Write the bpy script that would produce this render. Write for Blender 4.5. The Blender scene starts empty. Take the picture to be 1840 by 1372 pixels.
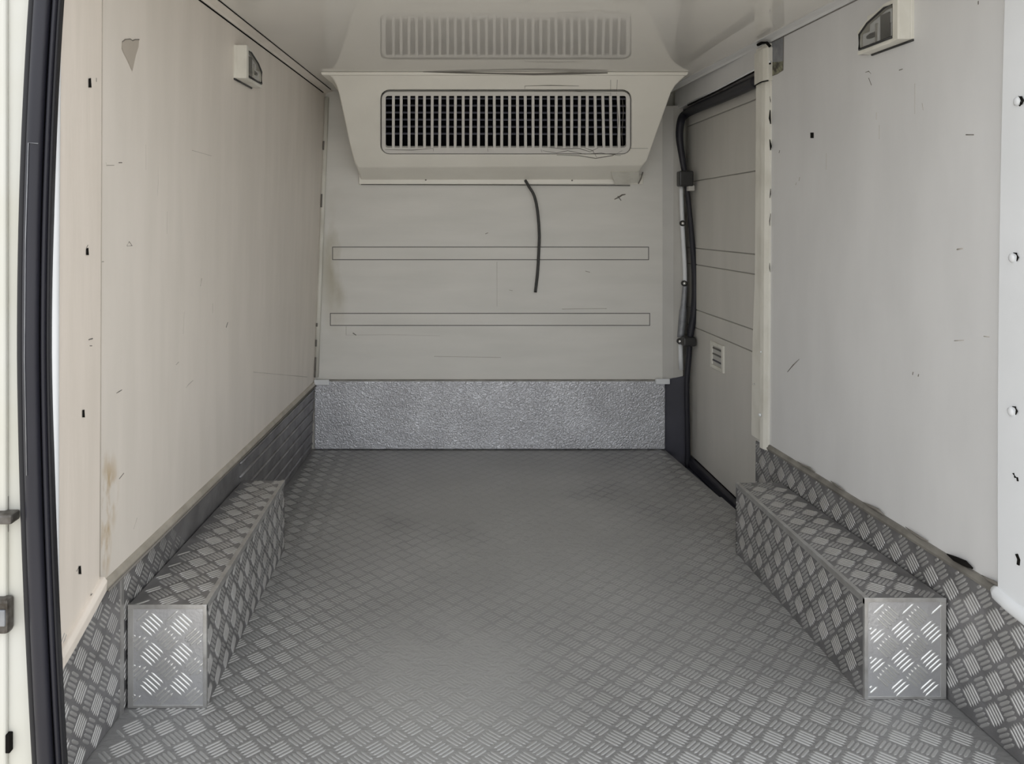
import bpy, bmesh, math, random
from mathutils import Vector, noise
random.seed(7)
S = bpy.context.scene
COL = S.collection

# ------------------------------------------------------------------ camera, sky, exposure
F = 1380.0            # focal length in pixels of the 1840 x 1372 frame
CX, CY, EYE = 802.0, 400.0, 1.03
cam_d = bpy.data.cameras.new('camera'); cam = bpy.data.objects.new('camera', cam_d); COL.objects.link(cam)
cam.location = (0, 0, EYE); cam.rotation_euler = (math.pi / 2, 0, 0)
cam_d.sensor_width = 36; cam_d.lens = 36 * F / 1840
cam_d.shift_x = (920 - CX) / 1840; cam_d.shift_y = -(686 - CY) / 1840
cam_d.clip_start = 0.02
S.camera = cam
W = bpy.data.worlds.new('overcast'); S.world = W; W.use_nodes = True
bg = W.node_tree.nodes['Background']; bg.inputs['Color'].default_value = (0.95, 0.975, 1.0, 1); bg.inputs['Strength'].default_value = 1.0
sun_d = bpy.data.lights.new('sun', 'SUN'); sun = bpy.data.objects.new('sun', sun_d); COL.objects.link(sun)
sun_d.energy = 3.2; sun_d.angle = 0.02; sun_d.color = (1.0, 0.95, 0.87)      # high, from the left and ahead: lights the ground behind the van
sun.rotation_euler = Vector((0.60, -0.22, -1.0)).to_track_quat('-Z', 'Y').to_euler()
S.view_settings.view_transform = 'Standard'; S.view_settings.look = 'None'
S.view_settings.gamma = 1; S.view_settings.use_curve_mapping = False
S.view_settings.exposure = 0.70

# ------------------------------------------------------------------ materials
def mat(name, c1, rough=0.5, metal=0.0, c2=None, scale=6.0, stretch=(1, 1, 1), amt=1.0, bump=0.0, bscale=40.0,
        bstretch=(1, 1, 1), spec=0.5, rvar=0.0, detail=5.0, lo=0.35, hi=0.65):
    m = bpy.data.materials.new(name); m.use_nodes = True
    nt = m.node_tree; N = nt.nodes; L = nt.links
    b = N['Principled BSDF']
    b.inputs['Roughness'].default_value = rough; b.inputs['Metallic'].default_value = metal
    b.inputs['Specular IOR Level'].default_value = spec
    geo = N.new('ShaderNodeNewGeometry')
    def nz(sc, st, det=5.0):
        mp = N.new('ShaderNodeMapping'); mp.inputs['Scale'].default_value = st
        L.new(geo.outputs['Position'], mp.inputs['Vector'])
        n = N.new('ShaderNodeTexNoise'); n.inputs['Scale'].default_value = sc; n.inputs['Detail'].default_value = det
        L.new(mp.outputs['Vector'], n.inputs['Vector'])
        return n.outputs['Fac']
    if c2 is None: c2 = tuple(x * 0.9 for x in c1)
    f = nz(scale, stretch, detail)
    mr = N.new('ShaderNodeMapRange'); mr.inputs['From Min'].default_value = lo; mr.inputs['From Max'].default_value = hi
    mr.inputs['To Max'].default_value = amt
    L.new(f, mr.inputs['Value'])
    mx = N.new('ShaderNodeMix'); mx.data_type = 'RGBA'
    mx.inputs['A'].default_value = (*c1, 1); mx.inputs['B'].default_value = (*c2, 1)
    L.new(mr.outputs['Result'], mx.inputs['Factor'])
    L.new(mx.outputs['Result'], b.inputs['Base Color'])
    if rvar:
        r = N.new('ShaderNodeMapRange'); r.inputs['To Min'].default_value = rough - rvar; r.inputs['To Max'].default_value = rough + rvar
        L.new(f, r.inputs['Value']); L.new(r.outputs['Result'], b.inputs['Roughness'])
    if bump:
        bf = nz(bscale, bstretch, 3.0)
        bp = N.new('ShaderNodeBump'); bp.inputs['Strength'].default_value = bump; bp.inputs['Distance'].default_value = 0.01
        L.new(bf, bp.inputs['Height']); L.new(bp.outputs['Normal'], b.inputs['Normal'])
    m['out'] = 1
    return m

def add_stain(m, blobs, col, sc=18.0, th=0.5):
    """stains with shapes of their own: noise inside soft ellipsoids (world x,y,z, radii)"""
    nt = m.node_tree; N = nt.nodes; L = nt.links; b = N['Principled BSDF']
    geo = N.new('ShaderNodeNewGeometry'); tot = None
    for (p, r) in blobs:
        s = N.new('ShaderNodeVectorMath'); s.operation = 'SUBTRACT'; s.inputs[1].default_value = p
        L.new(geo.outputs['Position'], s.inputs[0])
        d = N.new('ShaderNodeVectorMath'); d.operation = 'DIVIDE'; d.inputs[1].default_value = r
        L.new(s.outputs[0], d.inputs[0])
        ln = N.new('ShaderNodeVectorMath'); ln.operation = 'LENGTH'; L.new(d.outputs[0], ln.inputs[0])
        mr = N.new('ShaderNodeMapRange'); mr.inputs['From Min'].default_value = 1.0; mr.inputs['From Max'].default_value = 0.3
        L.new(ln.outputs['Value'], mr.inputs['Value'])
        if tot is None: tot = mr.outputs['Result']
        else:
            mm = N.new('ShaderNodeMath'); mm.operation = 'MAXIMUM'; L.new(tot, mm.inputs[0]); L.new(mr.outputs['Result'], mm.inputs[1]); tot = mm.outputs[0]
    n = N.new('ShaderNodeTexNoise'); n.inputs['Scale'].default_value = sc; n.inputs['Detail'].default_value = 6
    mp = N.new('ShaderNodeMapping'); mp.inputs['Scale'].default_value = (1, 1, 0.45); L.new(geo.outputs['Position'], mp.inputs['Vector']); L.new(mp.outputs[0], n.inputs['Vector'])
    nm = N.new('ShaderNodeMapRange'); nm.inputs['From Min'].default_value = th; nm.inputs['From Max'].default_value = th + 0.14
    L.new(n.outputs['Fac'], nm.inputs['Value'])
    mu = N.new('ShaderNodeMath'); mu.operation = 'MULTIPLY'; L.new(tot, mu.inputs[0]); L.new(nm.outputs['Result'], mu.inputs[1])
    old = b.inputs['Base Color'].links[0].from_socket
    mx = N.new('ShaderNodeMix'); mx.data_type = 'RGBA'; mx.inputs['B'].default_value = (*col, 1)
    L.new(mu.outputs[0], mx.inputs['Factor']); L.new(old, mx.inputs['A']); L.new(mx.outputs['Result'], b.inputs['Base Color'])

M = {}
M['wall_l'] = mat('warm_tinted_white_liner', (0.80, 0.745, 0.68), 0.42, c2=(0.75, 0.70, 0.635), scale=5, stretch=(3, 3, 0.5), bump=0.03, bscale=9, bstretch=(2, 2, 0.3))  # white liner with the warm light cast put into its colour
M['wall_r'] = mat('white_liner', (0.70, 0.70, 0.70), 0.40, c2=(0.655, 0.655, 0.655), scale=4, stretch=(2, 2, 0.7), bump=0.03, bscale=7)
M['wall_b'] = mat('white_bulkhead', (0.78, 0.765, 0.725), 0.5, c2=(0.72, 0.71, 0.67), scale=4, stretch=(0.6, 1, 3), bump=0.04, bscale=60, bstretch=(0.4, 1, 3))
M['ceil'] = mat('gloss_white_ceiling', (0.76, 0.735, 0.69), 0.03, c2=(0.73, 0.71, 0.665), scale=3)
M['trim_l'] = mat('warm_tinted_trim', (0.80, 0.73, 0.655), 0.42, c2=(0.75, 0.685, 0.61), scale=8, stretch=(4, 4, 0.4), bump=0.04, bscale=30, bstretch=(4, 4, 0.4))  # left edge strip, warm light cast put into its colour
M['trim_w'] = mat('white_trim', (0.82, 0.84, 0.865), 0.38, c2=(0.78, 0.80, 0.82), scale=5)
M['trim_g'] = mat('aged_white_trim', (0.76, 0.745, 0.68), 0.42, c2=(0.62, 0.60, 0.53), scale=9, stretch=(2, 2, 1), lo=0.45, hi=0.75)
M['pillar'] = mat('white_body_paint', (0.67, 0.67, 0.63), 0.3, c2=(0.63, 0.62, 0.55), scale=4)
M['rubber'] = mat('black_rubber', (0.012, 0.012, 0.020), 0.45, c2=(0.022, 0.022, 0.032), scale=20, stretch=(1, 1, 0.1))
M['rubber_d'] = mat('dark_rubber', (0.012, 0.012, 0.016), 0.55)
M['seal_d'] = mat('door_seal_rubber', (0.014, 0.014, 0.022), 0.5)
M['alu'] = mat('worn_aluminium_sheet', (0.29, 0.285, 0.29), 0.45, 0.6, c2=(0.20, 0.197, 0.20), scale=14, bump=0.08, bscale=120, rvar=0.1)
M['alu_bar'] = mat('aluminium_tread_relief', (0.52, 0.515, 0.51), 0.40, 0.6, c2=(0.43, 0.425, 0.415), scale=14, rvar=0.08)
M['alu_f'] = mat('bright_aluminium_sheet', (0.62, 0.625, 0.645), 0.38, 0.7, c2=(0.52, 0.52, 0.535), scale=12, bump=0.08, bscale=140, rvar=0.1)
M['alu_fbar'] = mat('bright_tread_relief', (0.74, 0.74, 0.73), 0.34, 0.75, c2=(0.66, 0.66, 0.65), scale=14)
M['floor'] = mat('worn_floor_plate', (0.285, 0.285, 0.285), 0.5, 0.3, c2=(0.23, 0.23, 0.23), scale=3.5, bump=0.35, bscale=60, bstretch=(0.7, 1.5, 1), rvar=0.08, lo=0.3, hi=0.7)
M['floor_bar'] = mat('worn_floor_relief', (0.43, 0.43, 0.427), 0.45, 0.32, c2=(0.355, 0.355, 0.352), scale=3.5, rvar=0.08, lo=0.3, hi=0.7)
M['edge'] = mat('bare_aluminium_angle', (0.55, 0.55, 0.545), 0.35, 0.7, c2=(0.42, 0.41, 0.40), scale=30, bump=0.06, bscale=90)
M['cap'] = mat('dirty_capping_angle', (0.30, 0.285, 0.255), 0.5, 0.3, c2=(0.17, 0.16, 0.145), scale=16)
M['cap_l'] = mat('beige_capping_angle', (0.50, 0.46, 0.40), 0.45, 0.1, c2=(0.36, 0.33, 0.28), scale=16)
M['unit'] = mat('cream_moulded_plastic', (0.92, 0.895, 0.82), 0.4, c2=(0.88, 0.855, 0.78), scale=6, bump=0.03, bscale=120)
M['grille'] = mat('grille_plastic', (0.80, 0.78, 0.74), 0.38)
M['grille_in'] = mat('grille_rail_plastic', (0.11, 0.11, 0.14), 0.5)
M['black'] = mat('matte_black', (0.006, 0.006, 0.008), 0.9, spec=0.1)
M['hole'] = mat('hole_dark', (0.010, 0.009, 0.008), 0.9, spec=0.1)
M['scuff'] = mat('scuff_dark', (0.20, 0.185, 0.165), 0.7)
M['scuff_l'] = mat('scuff_faint', (0.50, 0.465, 0.42), 0.7)
M['torn'] = mat('torn_patch_and_seam_shade', (0.49, 0.44, 0.38), 0.6)  # bare torn liner; also paints the shade line at the strip seam
M['doorskin'] = mat('sliding_door_liner', (0.66, 0.64, 0.60), 0.45, c2=(0.61, 0.595, 0.555), scale=4, stretch=(1, 2, 0.5))
M['groove'] = mat('panel_joint', (0.16, 0.155, 0.145), 0.7)
M['groove_d'] = mat('door_panel_joint', (0.36, 0.35, 0.325), 0.7)
M['pill_g'] = mat('grey_pillar_paint', (0.55, 0.54, 0.51), 0.4)
M['step'] = mat('dark_step_paint', (0.055, 0.055, 0.075), 0.5, c2=(0.04, 0.04, 0.055))
M['cable'] = mat('black_cable', (0.05, 0.05, 0.048), 0.5)
M['chrome'] = mat('chrome', (0.75, 0.75, 0.74), 0.12, 1.0)
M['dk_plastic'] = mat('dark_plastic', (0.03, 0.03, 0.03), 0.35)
M['foam'] = mat('exposed_insulation', (0.30, 0.30, 0.21), 0.9, c2=(0.08, 0.075, 0.06), scale=60, lo=0.4, hi=0.6, bump=0.3, bscale=80)
M['zinc'] = mat('bare_zinc', (0.33, 0.34, 0.36), 0.5, 0.4, c2=(0.24, 0.25, 0.27), scale=40)
M['latch'] = mat('corroded_latch_metal', (0.16, 0.15, 0.14), 0.5, 0.6, c2=(0.07, 0.06, 0.05), scale=60)
M['ground'] = mat('concrete', (0.42, 0.405, 0.38), 0.9, c2=(0.36, 0.345, 0.32), scale=2)
# embossed (stucco) kick plate
st = mat('stucco_embossed_aluminium', (0.68, 0.69, 0.73), 0.36, 0.6, c2=(0.56, 0.565, 0.60), scale=6)
nt = st.node_tree
vn = nt.nodes.new('ShaderNodeTexNoise'); vn.inputs['Scale'].default_value = 95; vn.inputs['Detail'].default_value = 2.5; vn.inputs['Distortion'].default_value = 1.2
g_ = nt.nodes.new('ShaderNodeNewGeometry'); nt.links.new(g_.outputs['Position'], vn.inputs['Vector'])
bp = nt.nodes.new('ShaderNodeBump'); bp.inputs['Strength'].default_value = 0.8; bp.inputs['Distance'].default_value = 0.006
nt.links.new(vn.outputs['Fac'], bp.inputs['Height']); nt.links.new(bp.outputs['Normal'], nt.nodes['Principled BSDF'].inputs['Normal'])
M['stucco'] = st
# clear lens
gl = bpy.data.materials.new('clear_lens'); gl.use_nodes = True
gn = gl.node_tree.nodes; gn.clear(); gk = gl.node_tree.links
go = gn.new('ShaderNodeOutputMaterial'); gm = gn.new('ShaderNodeMixShader'); gt = gn.new('ShaderNodeBsdfTransparent'); gg = gn.new('ShaderNodeBsdfGlossy')
gg.inputs['Roughness'].default_value = 0.05; gm.inputs['Fac'].default_value = 0.16; gt.inputs['Color'].default_value = (0.93, 0.93, 0.92, 1)
gk.new(gt.outputs[0], gm.inputs[1]); gk.new(gg.outputs[0], gm.inputs[2]); gk.new(gm.outputs[0], go.inputs['Surface'])
M['lens'] = gl

# ------------------------------------------------------------------ helpers
def link(name, me, m, parent=None, base=None):
    o = bpy.data.objects.new(name, me); COL.objects.link(o)
    if m is not None: me.materials.append(M[m] if isinstance(m, str) else m)
    if parent is not None: o.parent = parent
    return o
def wloc(o):
    v = Vector(o.location)
    while o.parent: o = o.parent; v += Vector(o.location)
    return v
def mesh(name, V, Fc, m, parent=None, smooth=False, bevel=0.0, seg=2):
    """V in world coordinates; the object's origin goes to the parent's, or to the bottom centre of its own bounds"""
    V = [Vector(v) for v in V]
    if parent is not None: off = wloc(parent)
    else:
        off = Vector(((min(v.x for v in V) + max(v.x for v in V)) / 2, (min(v.y for v in V) + max(v.y for v in V)) / 2, min(v.z for v in V)))
    me = bpy.data.meshes.new(name)
    me.from_pydata([tuple(v - off) for v in V], [], Fc); me.update()
    if bevel or len(V) < 6000:
        bm = bmesh.new(); bm.from_mesh(me)
        bmesh.ops.recalc_face_normals(bm, faces=bm.faces[:])
        if bevel:
            bmesh.ops.bevel(bm, geom=bm.edges[:], offset=bevel, segments=seg, profile=0.5, affect='EDGES', clamp_overlap=True)
        bm.to_mesh(me); bm.free()
    if smooth:
        for p in me.polygons: p.use_smooth = True
    o = link(name, me, m, parent)
    if parent is None: o.location = off
    return o
HEX = [(0, 1, 2, 3), (7, 6, 5, 4), (0, 4, 5, 1), (1, 5, 6, 2), (2, 6, 7, 3), (3, 7, 4, 0)]
def box(name, lo, hi, m, parent=None, bevel=0.0, seg=2):
    (a, b, c), (d, e, f) = lo, hi
    V = [(a, b, c), (d, b, c), (d, e, c), (a, e, c), (a, b, f), (d, b, f), (d, e, f), (a, e, f)]
    return mesh(name, V, HEX, m, parent, bevel=bevel, seg=seg)
def slab(name, q0, q1, m, parent=None, bevel=0.0):
    """solid between two matching polygons"""
    n = len(q0); V = list(q0) + list(q1)
    Fc = [tuple(range(n)), tuple(range(2 * n - 1, n - 1, -1))] + [(i, (i + 1) % n, n + (i + 1) % n, n + i) for i in range(n)]
    return mesh(name, V, Fc, m, parent, bevel=bevel)
def tube_data(pts, r, n=8, closed=False, sx=1.0):
    pts = [Vector(p) for p in pts]; V = []; Fc = []
    for i, p in enumerate(pts):
        a = pts[max(i - 1, 0)]; b = pts[min(i + 1, len(pts) - 1)]
        t = (b - a).normalized()
        u = Vector((0, 1, 0)) if abs(t.y) < 0.8 else Vector((0, 0, 1))
        s = t.cross(u).normalized(); w = s.cross(t)
        rr = r[i] if isinstance(r, (list, tuple)) else r
        for k in range(n):
            an = 2 * math.pi * k / n
            V.append(p + s * (rr * sx * math.cos(an)) + w * (rr * math.sin(an)))
    for i in range(len(pts) - 1):
        for k in range(n):
            Fc.append((i * n + k, i * n + (k + 1) % n, (i + 1) * n + (k + 1) % n, (i + 1) * n + k))
    Fc.append(tuple(range(n))); Fc.append(tuple(range(len(pts) * n - 1, len(pts) * n - n - 1, -1)))
    return V, Fc
def tube(name, pts, r, m, parent=None, n=8):
    V, Fc = tube_data(pts, r, n); return mesh(name, V, Fc, m, parent, smooth=True)
def smoothpath(pts, k=6):
    pts = [Vector(p) for p in pts]; out = []
    for i in range(len(pts) - 1):
        p0 = pts[max(i - 1, 0)]; p1 = pts[i]; p2 = pts[i + 1]; p3 = pts[min(i + 2, len(pts) - 1)]
        for j in range(k):
            t = j / k
            out.append(0.5 * ((2 * p1) + (p2 - p0) * t + (2 * p0 - 5 * p1 + 4 * p2 - p3) * t * t + (3 * p1 - p0 - 3 * p2 + p3) * t ** 3))
    out.append(pts[-1]); return out
def tag(o, label, cat, kind=None, group=None):
    o['label'] = label; o['category'] = cat
    if kind: o['kind'] = kind
    if group: o['group'] = group
    return o
def empty(name, loc, label, cat, group=None, kind=None):
    o = bpy.data.objects.new(name, None); COL.objects.link(o); o.location = loc; o.empty_display_size = 0.05
    return tag(o, label, cat, kind, group)

# measured shape of the liner: the side walls close in slightly towards the bulkhead
ZC = 1.63
def XL(y, z):
    t = (y - 1.5) / 2.0; s = (z - 0.3) / (ZC - 0.3)
    b = -0.69 + 0.09 * t; tp = -0.685 + 0.135 * t
    return b + (tp - b) * s
def XR(y, z=0.8):
    return 1.10 - 0.048 * (y - 1.5) + 0.006 * (z - 0.8)
YB = 3.5
def at_y(px, py, y): return Vector(((px - CX) / F * y, y, EYE + (CY - py) / F * y))
def solve(px, py, g):
    a, b = 1.0, 4.5
    fa = g(at_y(px, py, a))
    for _ in range(50):
        c = (a + b) / 2; fc = g(at_y(px, py, c))
        if (fa > 0) == (fc > 0): a, fa = c, fc
        else: b = c
    return at_y(px, py, (a + b) / 2)
def on_l(px, py, off=0.0): return solve(px, py, lambda p: p.x - XL(p.y, p.z) - off)
def on_r(px, py, off=0.0): return solve(px, py, lambda p: p.x - XR(p.y, p.z) + off)

# stamped five-bar relief, real low-profile geometry
def tread(name, O, U, V_, w, h, m, parent, hf=None, pitch=0.063, hgt=0.0013, margin=0.004, fill=1.0, inside=None, wide=0.0066):
    O = Vector(O); U = Vector(U).normalized(); V_ = Vector(V_).normalized(); N_ = U.cross(V_)
    vs = []; fs = []
    Lb = pitch * 0.66 * fill; wb = wide * pitch / 0.063; sp = 0.0088 * pitch / 0.063
    ni = int(w / pitch) + 2; nj = int(h / pitch) + 2
    for i in range(-1, ni):
        for j in range(-1, nj):
            for sub in (0, 1):
                cu = (i + 0.5 * sub + 0.3) * pitch; cv = (j + 0.5 * sub + 0.3) * pitch
                an = math.radians(42 if sub == 0 else -42)
                ca, sa = math.cos(an), math.sin(an)
                for k in range(-2, 3):
                    pu = cu - sa * sp * k; pv = cv + ca * sp * k
                    lb = Lb * (1 - 0.06 * abs(k))
                    eu, ev = abs(ca * lb / 2), abs(sa * lb / 2)
                    if pu - eu * 0.6 < margin or pu + eu * 0.6 > w - margin or pv - ev * 0.6 < margin or pv + ev * 0.6 > h - margin:
                        # shorten bars which run over the edge
                        lim = min(pu - margin, w - margin - pu) / max(abs(ca), 1e-6), min(pv - margin, h - margin - pv) / max(abs(sa), 1e-6)
                        lb = min(lb, 2 * min(lim))
                        if lb < 0.008: continue
                    if inside and not (inside(pu + ca * lb / 2, pv + sa * lb / 2) and inside(pu - ca * lb / 2, pv - sa * lb / 2)): continue
                    hh = hgt * (hf(O + U * pu + V_ * pv) if hf else 1.0)
                    if hh < 0.00012: continue
                    b0 = len(vs)
                    for (a, b, c) in ((-.5, 0, -.0002), (-.33, .5, -.0002), (.33, .5, -.0002), (.5, 0, -.0002), (.33, -.5, -.0002), (-.33, -.5, -.0002), (-.34, .22, hh), (.34, .22, hh), (.34, -.22, hh), (-.34, -.22, hh)):
                        x = a * lb; y = b * wb
                        vs.append(O + U * (pu + ca * x - sa * y) + V_ * (pv + sa * x + ca * y) + N_ * c)
                    fs += [tuple(b0 + q for q in f) for f in ((1, 2, 7, 6), (6, 7, 8, 9), (4, 5, 9, 8), (0, 1, 6), (0, 6, 9), (5, 0, 9), (2, 3, 7), (3, 8, 7), (3, 4, 8))]
    off = wloc(parent)
    me = bpy.data.meshes.new(name); me.from_pydata([tuple(v - off) for v in vs], [], [tuple(reversed(f)) for f in fs]); me.update()
    o = link(name, me, m, parent); o['kind'] = 'stuff'
    return o

# ------------------------------------------------------------------ setting: ground, floor, ceiling, walls
g = mesh('ground', [(-30, -40, -0.68), (30, -40, -0.68), (30, 20, -0.68), (-30, 20, -0.68), (-30, -40, -0.75), (30, -40, -0.75), (30, 20, -0.75), (-30, 20, -0.75)],
         [(0, 1, 2, 3), (7, 6, 5, 4), (0, 4, 5, 1), (1, 5, 6, 2), (2, 6, 7, 3), (3, 7, 4, 0)], 'ground')
tag(g, 'pale concrete ground outside the van', 'ground', 'structure')

Y0 = 1.36
fl_poly = [(XL(Y0, 0) - 0.0, Y0), (XR(Y0), Y0), (XR(2.885), 2.885), (1.026, 2.885), (0.992, YB), (XL(YB, 0), YB)]
add_stain(M['floor'], [((0.28, 2.75, 0), (0.85, 1.15, 1)), ((0.0, 1.75, 0), (0.4, 0.5, 1))], (0.38, 0.38, 0.375), 2.2, 0.30)   # dust trodden into the plate
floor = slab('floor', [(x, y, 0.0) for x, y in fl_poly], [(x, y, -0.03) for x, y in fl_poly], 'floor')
tag(floor, 'worn grey tread plate floor of the cargo area', 'floor', 'structure')
def wear(p):
    n = noise.noise(Vector((p.x * 2.6, p.y * 2.0, 3.0))) * 0.30 + noise.noise(Vector((p.x * 9, p.y * 7, 1.0))) * 0.12
    left = max(0, min(1, (0.0 - p.x) / 0.45)); right = max(0, min(1, (p.x - 0.62) / 0.4))
    near = max(0, min(1, (1.95 - p.y) / 0.45))
    a = max(0.75 * left * (1.0 if p.y < 2.0 else 0.6), 0.75 * near, 0.55 * right) + n
    return max(0.13, min(1.0, a))
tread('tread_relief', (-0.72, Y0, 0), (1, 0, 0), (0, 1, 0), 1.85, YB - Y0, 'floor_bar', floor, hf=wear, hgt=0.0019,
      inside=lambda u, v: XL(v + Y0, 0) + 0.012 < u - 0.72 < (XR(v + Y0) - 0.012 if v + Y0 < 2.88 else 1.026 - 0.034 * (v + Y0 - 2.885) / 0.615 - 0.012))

ceil = box('ceiling', (-0.80, 1.30, ZC), (1.22, 3.62, ZC + 0.05), 'ceil')
tag(ceil, 'glossy white ceiling panel reflecting the cooling grille', 'ceiling', 'structure')

def side_panel(name, X, y0, y1, z0, z1, t, m, out, parent=None, off=0.0, bevel=0.0):
    """panel following a side wall; out=+1 thickness grows to +x; off moves it towards the room"""
    s = -out * off; ny, nz = 10, 8; V = []; Fc = []
    for d in (0, out * t):
        for i in range(ny + 1):
            for k in range(nz + 1):
                y = y0 + (y1 - y0) * i / ny; z = z0 + (z1 - z0) * k / nz
                V.append((X(y, z) + s + d, y, z))
    w = nz + 1; h = (ny + 1) * w
    for i in range(ny):
        for k in range(nz):
            a = i * w + k; Fc += [(a, a + w, a + w + 1, a + 1), (h + a, h + a + 1, h + a + w + 1, h + a + w)]
    for i in range(ny):
        for k in (0, nz): a = i * w + k; Fc.append((a, a + w, h + a + w, h + a))
    for k in range(nz):
        for i in (0, ny): a = i * w + k; Fc.append((a, a + 1, h + a + 1, h + a))
    return mesh(name, V, Fc, m, parent)
add_stain(M['wall_l'], [((XL(1.56, .46), 1.556, .475), (0.2, 0.055, 0.10)), ((XL(1.56, .4), 1.550, .40), (0.2, 0.03, 0.10))], (0.50, 0.37, 0.21), 26, 0.45)
add_stain(M['wall_b'], [((-0.50, YB, 0.85), (0.10, 0.2, 0.35))], (0.52, 0.49, 0.40), 5, 0.42)
wl = side_panel('wall_left', XL, Y0, YB + 0.05, -0.03, ZC, 0.05, 'wall_l', -1)
tag(wl, 'white left side liner with warm light in its colour, scuffs and a brown stain', 'wall', 'structure')
wr = side_panel('wall_right', XR, Y0, 2.575, -0.03, ZC, 0.05, 'wall_r', 1)
tag(wr, 'pale grey right side liner of the cargo area', 'wall', 'structure')
wb = box('wall_back', (-0.70, YB, 0.0), (0.99, YB + 0.05, ZC), 'wall_b')
tag(wb, 'white bulkhead panel at the far end with two long inset strips', 'wall', 'structure')
o = box('wall_light_block_right', (1.18, Y0, -0.35), (1.22, 3.62, ZC), 'pillar'); tag(o, 'unseen white outer body side added to block light behind the sliding door', 'wall', 'structure')  # unseen shell side, added to keep sky light out of the gaps
o = box('wall_light_block_front', (-0.70, 3.575, -0.35), (1.18, 3.615, ZC), 'pillar'); tag(o, 'unseen white body panel added to block light in front of the bulkhead', 'wall', 'structure')  # unseen shell end, added to stop sky light beyond the bulkhead
o = box('floor_underside', (-0.75, Y0, -0.40), (1.18, 3.575, -0.36), 'step'); tag(o, 'dark van underbody beneath the tread floor', 'floor', 'structure')

# ---- marks of wear on the walls
def wmark(parent, proj, pts, r=0.0012, m='scuff'):
    P = [proj(px, py) for px, py in pts]
    return tube('scuff_mark', P, [r * 0.5] + [r] * (len(P) - 2) + [r * 0.5] if len(P) > 2 else r, m, parent, n=6)
for pts, r, m in [
    ([(190, 291), (191, 297), (205, 297)], .0011, 'scuff_l'), ([(213, 292), (219, 292)], .001, 'scuff'),
    ([(228, 441), (232, 434), (237, 441), (228, 442)], .0010, 'scuff'), ([(209, 706), (214, 703), (219, 700)], .0013, 'scuff'),
    ([(406, 588), (409, 579)], .0015, 'scuff'), ([(360, 514), (362, 500)], .0013, 'scuff_l'), ([(316, 655), (321, 650)], .0011, 'scuff_l'),
    ([(334, 696), (339, 690), (347, 683)], .0011, 'scuff_l'), ([(382, 562), (382, 545)], .0009, 'scuff_l'),
    ([(214, 860), (222, 850)], .0010, 'scuff'), ([(178, 470), (186, 470)], .001, 'scuff_l'),
    ([(284, 300), (284, 330), (283, 352)], .0005, 'scuff_l'), ([(331, 560), (329, 600)], .0006, 'scuff_l'),
    ([(262, 260), (262, 305)], .0005, 'scuff_l'), ([(345, 270), (380, 280)], .0005, 'scuff_l'), ([(455, 668), (552, 677)], .0011, 'scuff_l'),
    ([(240, 950), (246, 930)], .0008, 'scuff_l'), ([(172, 880), (172, 940)], .0006, 'scuff_l'), ([(300, 380), (300, 420)], .0005, 'scuff_l')]:
    wmark(wl, on_l, pts, r, m)
tp = [(220, 75), (225, 71), (234, 70), (238, 73), (243, 71), (250, 71), (249, 84), (244, 100), (238, 128), (228, 106), (219, 88)]
o = slab('torn_patch', [on_l(x, y, 0.0012) for x, y in tp], [on_l(x, y, -0.002) for x, y in tp], 'torn', wl); o['label'] = 'torn heart-shaped bare patch'
tube('torn_edge', [on_l(x, y, 0.001) for x, y in tp[:6]], 0.0011, 'scuff', wl, n=6)
for pts, r, m in [
    ([(1555, 130), (1561, 128), (1565, 132)], .0013, 'scuff'), ([(1561, 140), (1566, 153)], .001, 'scuff'), ([(1616, 126), (1622, 124)], .0012, 'scuff'),
    ([(1736, 242), (1750, 242)], .0012, 'scuff'), ([(1485, 275), (1485, 305)], .0007, 'scuff_l'), ([(1575, 202), (1575, 215)], .0008, 'scuff_l'),
    ([(1580, 225), (1580, 250)], .0006, 'scuff_l'), ([(1644, 150), (1644, 205)], .0006, 'scuff_l'), ([(1657, 185), (1659, 198)], .0007, 'scuff_l'),
    ([(1415, 668), (1425, 656), (1436, 645)], .0018, 'scuff'), ([(1720, 448), (1730, 446)], .0016, 'scuff_l'), ([(1436, 325), (1437, 318)], .0016, 'scuff_l'),
    ([(1430, 332), (1431, 328)], .0013, 'scuff_l'), ([(1758, 8), (1758, 2)], .0013, 'scuff'), ([(1640, 673), (1641, 668)], .0013, 'scuff'),
    ([(1650, 676), (1651, 672)], .0013, 'scuff'), ([(1715, 612), (1732, 611)], .0009, 'scuff_l'), ([(1768, 604), (1778, 605)], .0009, 'scuff_l'),
    ([(1400, 275), (1401, 270)], .0013, 'scuff')]:
    wmark(wr, on_r, pts, r, m)
sq = [(1456, 238), (1462, 238), (1462, 248), (1456, 248)]
slab('liner_hole', [on_r(x, y, 0.001) for x, y in sq], [on_r(x, y, -0.002) for x, y in sq], 'hole', wr)
for a, b, y0 in ((1384, 1409, 66),):
    q = [(1384, 70), (1408, 58), (1408, 110), (1384, 112)]
    o = slab('bare_metal_patch', [on_r(x, y, 0.001) for x, y in q], [on_r(x, y, -0.002) for x, y in q], 'zinc', wr)
    q = [(1384, 112), (1408, 110), (1407, 126), (1396, 133), (1384, 138)]
    o = slab('exposed_foam', [on_r(x, y, 0.001) for x, y in q], [on_r(x, y, -0.002) for x, y in q], 'foam', wr); o['label'] = 'mottled exposed insulation'
    tube('patch_edge', [on_r(x, y, 0.001) for x, y in [(1384, 70), (1384, 100), (1384, 138), (1396, 133), (1407, 126), (1408, 58)]], 0.0011, 'scuff', wr, n=6)

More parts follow.
